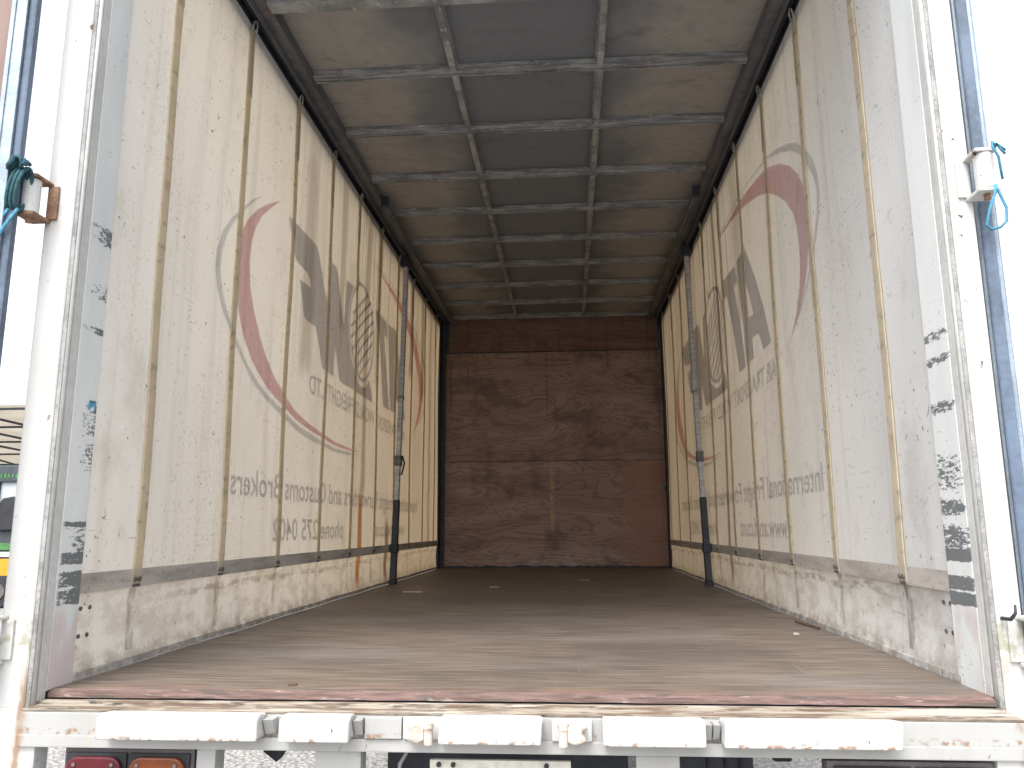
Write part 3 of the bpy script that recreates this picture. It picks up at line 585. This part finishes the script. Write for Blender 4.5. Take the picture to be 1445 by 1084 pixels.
RA_o = [(1.372,2.308),(1.084,2.304),(0.587,2.292),(0.278,2.265),(0.012,2.224),(-0.181,2.175),(-0.352,2.108),(-0.502,2.025),(-0.608,1.940),(-0.688,1.850),(-0.723,1.764),(-0.726,1.674),(-0.704,1.580),(-0.655,1.485),(-0.556,1.386),(-0.435,1.308),(-0.335,1.250),(-0.256,1.196)]
RA_i = [(1.222,2.303),(0.770,2.269),(0.394,2.212),(0.120,2.148),(-0.078,2.080),(-0.251,1.996),(-0.403,1.895),(-0.500,1.800),(-0.548,1.715),(-0.560,1.623),(-0.552,1.537),(-0.521,1.450),(-0.443,1.350),(-0.380,1.290)]
GF_o = [(3.267,1.928),(3.374,1.867),(3.491,1.776),(3.581,1.694),(3.654,1.605),(3.691,1.516),(3.694,1.434),(3.666,1.361),(3.608,1.280),(3.512,1.198),(3.379,1.117),(3.273,1.060),(3.137,1.010),(2.936,0.956),(2.708,0.911),(2.388,0.873),(2.017,0.859),(1.721,0.868),(1.488,0.890)]
GF_i = [(3.352,1.868),(3.470,1.771),(3.560,1.685),(3.616,1.603),(3.645,1.526),(3.650,1.448),(3.628,1.373),(3.572,1.290),(3.472,1.206),(3.337,1.124),(3.219,1.072),(3.097,1.029),(2.886,0.978),(2.652,0.936),(2.321,0.898),(2.020,0.882),(1.677,0.885)]
RF_o = [(3.060,1.994),(3.193,1.922),(3.325,1.837),(3.424,1.749),(3.478,1.675),(3.504,1.586),(3.508,1.496),(3.497,1.412),(3.464,1.325),(3.395,1.234),(3.272,1.142),(3.102,1.060),(2.944,1.013),(2.716,0.965),(2.394,0.924),(2.022,0.899),(1.679,0.897),(1.415,0.916)]
RF_i = [(3.167,1.913),(3.266,1.830),(3.330,1.748),(3.366,1.662),(3.370,1.560),(3.345,1.465),(3.284,1.368),(3.202,1.273),(3.107,1.184),(3.007,1.115),(2.876,1.054),(2.721,1.007),(2.533,0.972),(2.291,0.940),(2.025,0.920),(1.680,0.909)]
def loop(o, i): return o + i[::-1]
def globe_polys():
    cx, cz, ro, ri = 1.485, 1.725, 0.338, 0.312
    n = 48; ring = lambda r: [(cx+r*math.cos(math.tau*k/n), cz+r*math.sin(math.tau*k/n)) for k in range(n)]
    polys = [ring(ro), ring(ri)]; strips = []
    def strip(pts, h):
        a = []; b = []
        for i, p in enumerate(pts):
            q0 = Vector(pts[max(i-1, 0)]); q1 = Vector(pts[min(i+1, len(pts)-1)]); t = (q1-q0).normalized(); nn = Vector((-t.y, t.x))*h
            a.append((p[0]+nn.x, p[1]+nn.y)); b.append((p[0]-nn.x, p[1]-nn.y))
        return a+b[::-1]
    for (a0, b0), (a1, b1) in (((1.752, 1.787), (1.340, 2.031)), ((1.785, 1.692), (1.252, 2.001)), ((1.782, 1.62), (1.195, 1.952)), ((1.745, 1.55), (1.172, 1.882)), ((1.690, 1.495), (1.175, 1.808)), ((1.625, 1.448), (1.190, 1.715)), ((1.541, 1.421), (1.240, 1.60))):
        strips.append(strip([(a0+(a1-a0)*t, b0+(b1-b0)*t) for t in (0, .5, 1)], 0.011))
    for uu in (1.25, 1.33, 1.41, 1.49, 1.57, 1.65, 1.72):
        h = math.sqrt(max(0, 0.312**2-(uu-cx)**2)); vt = min(cz+h, 2.031-(uu-1.34)*0.585); vb = max(cz-h, 1.60-(uu-1.24)*0.558)
        strips.append(strip([(uu+0.03*(uu-cx)/0.3*(1-(2*t-1)**2)-0.012*(2*t-1), vb+(vt-vb)*t) for t in (0, .25, .5, .75, 1)], 0.0075))
    return polys, strips
def font_mesh(txt):
    cu = bpy.data.curves.new("txt", 'FONT'); cu.body = txt; cu.offset = 0.012; cu.resolution_u = 3
    o = bpy.data.objects.new("txt", cu); COL.objects.link(o)
    dg = bpy.context.evaluated_depsgraph_get(); me = bpy.data.meshes.new_from_object(o.evaluated_get(dg))
    bpy.data.objects.remove(o); bpy.data.curves.remove(cu)
    bm = bmesh.new(); bm.from_mesh(me); bpy.data.meshes.remove(me)
    return bm, min(v.co.x for v in bm.verts), max(v.co.x for v in bm.verts)
def text_words(txt, u0, u1, v0, cap):
    b0, a, b = font_mesh(txt); b0.free(); k = (u1-u0)/(b-a); done = ""; out = []
    for wd in txt.split(" "):
        bw, wa, wb = font_mesh(wd)
        b1, _, e = font_mesh(done+wd); b1.free()            # where this word ends in the whole line
        for v in bw.verts: v.co = Vector((0, u0+(v.co.x-wb+e-a)*k, v0+v.co.y/0.69*cap))
        out.append(bw); done += wd+" "
    return out
for s in (-1, 1):
    nm = ("left", "right")[s > 0]
    cur = thing("side_curtain", ("cream side curtain with reversed print hanging along the left wall, rust streaks by its pole" if s < 0 else
                                 "cream side curtain with reversed print hanging along the right wall, one dark vertical streak"), "curtain", (s*1.2, 5.3, 0), "side curtains of the load space")
    # cloth
    mb = MB(); ny, nz = 125, 56
    for j in range(nz+1):
        for i in range(ny+1):
            y = YF[s]+(YE-YF[s])*i/ny; z = 0.004+(ZT+0.03-0.004)*j/nz
            mb.v.append(wall_pt(s, y, z))
    mb.f = [(j*(ny+1)+i, j*(ny+1)+i+1, (j+1)*(ny+1)+i+1, (j+1)*(ny+1)+i) for j in range(nz) for i in range(ny)]
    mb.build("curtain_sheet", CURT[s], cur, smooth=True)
    def ribbon(name, mat, pts, wid, inn, th, along):   # thin webbing following the cloth
        m_ = MB()
        for y, z in pts:
            for a, b in ((-wid/2, inn), (wid/2, inn), (wid/2, inn+th), (-wid/2, inn+th)):
                m_.v.append(wall_pt(s, y+a, z, b) if along == 'z' else (s*(1.2+off(s, y, z)-b), y, z+a))
        n = len(pts)
        for i in range(n-1):
            a = i*4; m_.f += [(a+k, a+4+k, a+4+(k+1) % 4, a+(k+1) % 4) for k in range(4)]
        m_.f += [(0, 1, 2, 3), ((n-1)*4+3, (n-1)*4+2, (n-1)*4+1, (n-1)*4)]
        return m_.build(name, mat, cur)
    ribbon("belt", BELT, [(YF[s]+(YE-YF[s])*i/140, ZB) for i in range(141)], 0.055, 0.0025, 0.002, 'y')
    ribbon("hem", CURT[s], [(YF[s]+(YE-YF[s])*i/60, 0.013) for i in range(61)], 0.020, 0.002, 0.003, 'y')
    for i in range(10):
        y = START[s]+PITCH_S*i; lean = random.uniform(-.006, .006); top = ZT-0.015
        st = ribbon("strap", STRAP, [(y+lean*math.sin(k*0.4), 0.240+(top-0.240)*k/30) for k in range(31)], 0.048, 0.0055, 0.003, 'z')
        for dy in (-0.012, 0.012):
            p = wall_pt(s, y+dy, ZB-.004, 0.009); MB().tube([p, (p[0]-s*0.004, p[1], p[2])], 0.0075, 10).build("rivet", RIVET, st)
        p = wall_pt(s, y, ZB-0.022, 0.0088); MB().box(p[0]-0.0015, p[0]+0.0015, y-.022, y+.022, p[2]-.006, p[2]+.003).build("strap_tip", RIVET, st)
        # lap joint near the top and roller hanger above it
        q = wall_pt(s, y, top-0.32, 0.0088); MB().box(min(q[0], q[0]-s*.0025), max(q[0], q[0]-s*.0025), y-.021, y+.021, top-0.30, top+0.01).build("strap_lap", STRAP, st)
        h = MB().tube([(s*1.188, y-.018, top+.004), (s*1.180, y-.018, top+.045), (s*1.178, y, top+.062), (s*1.180, y+.018, top+.045), (s*1.188, y+.018, top+.004)], .0045, 8); h.build("hanger", GALV, st, smooth=True)
        film("strap_tail", TAIL, cur, [[(y-.022, 0.045), (y+.022, 0.045), (y+.022, 0.232), (y-.022, 0.232)]], s, 0.002)
    rz = [(2.208, .193), (2.252, .193), (2.212, .117), (2.252, .117)] if s < 0 else [(2.335, .203), (2.295, .203), (2.342, .125), (2.302, .125)]
    for y, z in rz:
        p = wall_pt(s, y, z, 0.0); MB().tube([p, (p[0]-s*.004, y, z)], .0062, 10).build("rivet", RIVET, cur)
    # print: canonical (u, v) as read from outside
    mp = (lambda u: 6.60-u) if s < 0 else (lambda u: 3.929+u)
    mt = (lambda u: 6.565-u) if s < 0 else (lambda u: 3.90+u)
    P = lambda poly: [(mp(a), b) for a, b in poly]
    film("printed_letter", INKG, cur, [P(A_), P(AH)], s); film("printed_letter", INKG, cur, [P(T_)], s); film("printed_letter", INKG, cur, [P(FW_)], s); film("printed_spike", INKG, cur, [P(SP_)], s)
    film("printed_swoosh", INKP, cur, [P(loop(GA_o, GA_i))], s); film("printed_swoosh", INKR, cur, [P(loop(RA_o, RA_i))], s)
    film("printed_swoosh", INKP, cur, [P(loop(GF_o, GF_i))], s); film("printed_swoosh", INKR, cur, [P(loop(RF_o, RF_i))], s)
    rings, strips = globe_polys()
    gl = film("printed_globe", INKG, cur, [P(r) for r in rings], s)
    for q in strips: film("globe_line", INKG, gl, [P(q)], s, 0.0023+random.uniform(0, .0004))
    for txt, u0, u1, v0, cap in (("AIR TRANSPORT WORLD FREIGHT LTD", -0.04, 2.49, 1.135, 0.100), ("International Freight Forwarders and Customs Brokers", -0.61, 3.42, 0.555, 0.115),
                                 ("www.atwf.co.nz", -0.04, 1.00, 0.358, 0.105), ("phone 275 0402", 1.77, 2.93, 0.358, 0.105)):
        for bm in text_words(txt, u0, u1, v0, cap):
            for v in bm.verts: v.co.y = mt(v.co.y)
            film_done("printed_word", INKT, cur, bm, s, 0.002)

# ------------------------------------------------------------------ curtain support poles
for s, b, t in ((-1, (1.168, 6.06, 0.0), (1.150, 6.235, 2.63)), (1, (1.168, 5.90, 0.0), (1.150, 6.14, 2.62))):
    pole = thing("support_pole", ("grey steel pole standing against the left curtain, slightly bowed, black lower sleeve" if s < 0 else "grey steel pole standing against the right curtain, scuffed black lower sleeve"), "pole", (s*b[0], b[1], 0), "curtain support poles")
    def at(k, dx=0): 
        bow = 0.012*math.sin(math.pi*k); return (s*(b[0]+(t[0]-b[0])*k-dx), b[1]+(t[1]-b[1])*k+bow*2, b[2]+(t[2]-b[2])*k)
    def rect_tube(k0, k1, wy, wx, name, mat, n=14, bevel=0.004):
        m_ = MB()
        for i in range(n+1):
            c = at(k0+(k1-k0)*i/n); m_.v += [(c[0]-wx/2, c[1]-wy/2, c[2]), (c[0]+wx/2, c[1]-wy/2, c[2]), (c[0]+wx/2, c[1]+wy/2, c[2]), (c[0]-wx/2, c[1]+wy/2, c[2])]
        for i in range(n):
            a = i*4; m_.f += [(a+k, a+4+k, a+4+(k+1) % 4, a+(k+1) % 4) for k in range(4)]
        m_.f += [(0, 1, 2, 3), (n*4+3, n*4+2, n*4+1, n*4)]
        return m_.build(name, mat, pole, bevel)
    rect_tube(0.24, 0.985, 0.058, 0.034, "upper_tube", POLEM)
    rect_tube(0.012, 0.2395, 0.070, 0.042, "lower_sleeve", DARK)
    c = at(0.55); MB().box(c[0]-.021, c[0]+.021, c[1]-.035, c[1]+.035, c[2]-.012, c[2]+.012).build("collar", GALV, pole, 0.003)
    c = at(0.36); MB().box(c[0]-.024, c[0]+.024, c[1]-.040, c[1]+.040, c[2]-.05, c[2]+.03).build("latch", RAIL, pole, 0.005)
    c = at(0.36, .03)
    if s < 0: MB().tube([(c[0], c[1], c[2]+.03), (c[0]-s*.02, c[1]-.01, c[2]-.03), (c[0], c[1]-.015, c[2]-.12)], .007, 8).build("latch_handle", DARK, pole, smooth=True)
    c = at(0.1); MB().box(c[0]-.027, c[0]+.027, c[1]-.05, c[1]+.045, c[2]-.035, c[2]+.035).build("locking_clasp", DARK, pole, 0.008)
    c = at(0.006); MB().box(c[0]-.026, c[0]+.026, c[1]-.045, c[1]+.045, 0.0015, 0.030).build("foot", DARK, pole, 0.004)
    c = at(0.99); MB().box(c[0]-.030, c[0]+.030, c[1]-.05, c[1]+.05, c[2]-.045, c[2]+.04).build("top_hanger", DARK, pole, 0.005)

# ------------------------------------------------------------------ small litter on the deck
def scrap(name, x, y, pts, h, mat, label, cat, rz):
    M = Matrix.Translation((x, y, 0.0008)) @ Matrix.Rotation(rz, 4, 'Z')
    o = MB().prism(pts, 2, 0, h, M).build(name, mat); tag(o, label, cat); return o
PALE = m_plain("pale_wood_scrap", (0.45, 0.36, 0.24), 0.8); BRN = m_plain("brown_bark", (0.10, 0.06, 0.04), 0.9); PAPER = m_plain("white_paper", (0.62, 0.61, 0.58), 0.8)
scrap("wood_chip", -0.86, 5.26, [(-.06, -.02), (.07, -.03), (.06, .03), (-.05, .02)], .006, PALE, "pale flat wood chip on the deck near the left pole", "scrap", 0.1)
scrap("paper_scrap", 0.28, 6.46, [(-.05, -.015), (.05, -.02), (.04, .02), (-.04, .015)], .002, PAPER, "small pale paper scrap on the deck near the far wall", "scrap", 0.0)
scrap("wood_chip", -0.36, 5.70, [(-.035, -.02), (.03, -.015), (.03, .015), (-.03, .02)], .004, PALE, "small pale wood chip in the middle of the deck", "scrap", 0.3)
scrap("paper_crumb", 1.04, 3.23, [(-.008, -.01), (.009, -.008), (.008, .01), (-.007, .009)], .006, PAPER, "tiny white crumb of paper on the deck toward the right curtain", "scrap", 0.5)
scrap("bark_splinter", 1.165, 3.50, [(-.012, -.12), (.010, -.09), (.012, .10), (-.006, .13)], .008, BRN, "brown wood splinter lying along the foot of the right curtain", "splinter", 0.12)
scrap("bark_flake", -0.57, 2.165, [(-.012, -.006), (.010, -.008), (.012, .006), (-.006, .008)], .004, BRN, "dark bark flake on the deck close to its rear edge", "scrap", 0.2)
scrap("bark_flake", 0.20, 4.40, [(-.05, -.008), (.06, -.012), (.05, .012), (-.04, .010)], .004, BRN, "dark long flake in the centre of the deck", "scrap", -0.1)
GRN = m_plain("green_plastic", (0.02, 0.30, 0.16), 0.5)
tag(MB().tube([(1.194, 8.405, 0.80), (1.182, 8.40, 0.812), (1.170, 8.395, 0.822), (1.176, 8.40, 0.836)], .010, 8).build("cord_scrap", GRN, smooth=True), "tiny green cord scrap stuck on the dark front post beside the right curtain", "cord")

# ------------------------------------------------------------------ yard behind the left side
_c = Mat("beige_canopy_fabric"); _k = _c.mix(_c.step(_c.noise(scale=1.2), 0.35, 0.65), (0.42, 0.375, 0.30), (0.50, 0.45, 0.37)); _b = _c.bsdf(_k, 0.85, out=False)
_t = _c.n("BsdfTranslucent"); _c.put(_t.inputs[0], _k); _x = _c.n("MixShader"); _x.inputs[0].default_value = 0.4
_c.t.links.new(_b, _x.inputs[1]); _c.t.links.new(_t.outputs[0], _x.inputs[2]); _c.t.links.new(_x.outputs[0], _c.out.inputs[0]); CANV = _c.m; TDARK = m_plain("dark_vehicle_paint", (0.045, 0.055, 0.065), 0.5); ORG = m_plain("orange_stripe", (0.62, 0.27, 0.02), 0.5, var=0.1)
GREENP = m_plain("green_trim", (0.05, 0.17, 0.05), 0.6); GLASS = m_plain("pale_window_glass", (0.42, 0.46, 0.48), 0.1, var=0.05)
can = thing("yard_canopy", "beige shade canopy on dark steel trusses standing in the yard left of the truck", "canopy", (-18.0, 22.0, -1.15))
xa, xb, ya, yb = -29.0, -12.0, 19.2, 31.0
ZA, ZB_ = 3.62, 2.80
MB().add([(xa, ya, ZA), (xb, ya, ZA), (xb, yb, ZB_), (xa, yb, ZB_)], [(0, 1, 2, 3)]).build("canopy_roof", CANV, can)
def zr(y): return ZA + (y-ya)/(yb-ya)*(ZB_-ZA) - 0.08
for k in range(6):
    y = ya+0.1+(yb-ya-0.2)*k/5; MB().tube([(xa, y, zr(y)), (xb, y, zr(y))], .032, 6).build("canopy_purlin", TDARK, can)
for k in range(9):
    x = xa+0.6+k*1.85
    MB().tube([(x, ya+.1, zr(ya+.1)-.06), (x+1.0, (ya+yb)/2, zr((ya+yb)/2)-.06), (x, yb-.1, zr(yb-.1)-.06)], .038, 6).build("canopy_truss", TDARK, can)
for x in (-28.8, -18.5, -12.2):
    for y in (ya+.1, yb-.1): MB().box(x-.07, x+.07, y-.07, y+.07, -1.15, zr(y)-.05).build("canopy_post", TDARK, can)
veh = thing("parked_truck", "dark parked truck with an orange side stripe under the beige canopy", "truck", (-12.8, 16.0, -1.15))
V = lambda mb, n, m, bv=0.03: mb.build(n, m, veh, bv)
V(MB().box(-15.5, -10.9, 15.9, 18.0, -0.72, 0.42), "body", TDARK)
V(MB().box(-15.5, -10.95, 15.95, 17.95, 1.42, 1.78), "cab_roof", TDARK)
for x in (-15.4, -13.6, -11.98, -11.1): V(MB().box(x, x+.14, 15.96, 16.1, 0.40, 1.45), "pillar", TDARK, 0.01)
V(MB().box(-15.3, -11.1, 16.02, 16.05, 0.40, 1.45), "side_window", GLASS, 0)
V(MB().prism([(-11.72, .42), (-11.28, .42), (-11.25, .95), (-11.40, 1.12), (-11.62, 1.08), (-11.74, .9)], 1, 15.80, 15.94), "seat", BLACK)
V(MB().box(-11.96, -11.80, 15.70, 15.80, 0.62, 1.12), "mirror", BLACK)
V(MB().box(-15.45, -10.93, 15.875, 15.8985, -0.50, -0.16), "side_stripe", ORG, 0.005)
V(MB().box(-15.45, -10.93, 15.86, 15.8985, 0.02, 0.16), "trim_strip", GREENP, 0.005)
V(MB().box(-15.45, -10.93, 15.87, 15.8985, -0.12, -0.02), "trim_strip", GREYP, 0.005)
for k in range(16): V(MB().box(-12.25+k*.085, -12.25+k*.085+random.uniform(.03, .07), 15.94, 15.949, 1.50+random.uniform(0, .02), 1.60), "roof_lettering", GREENP, 0)
for x in (-11.55, -14.4):
    wh = V(MB().tube([(x, 15.85, -0.82), (x, 16.15, -0.82)], .33, 24), "wheel", BLACK, 0.03); MB().tube([(x, 15.83, -0.82), (x, 15.849, -0.82)], .16, 16).build("rim", HOUS, wh)
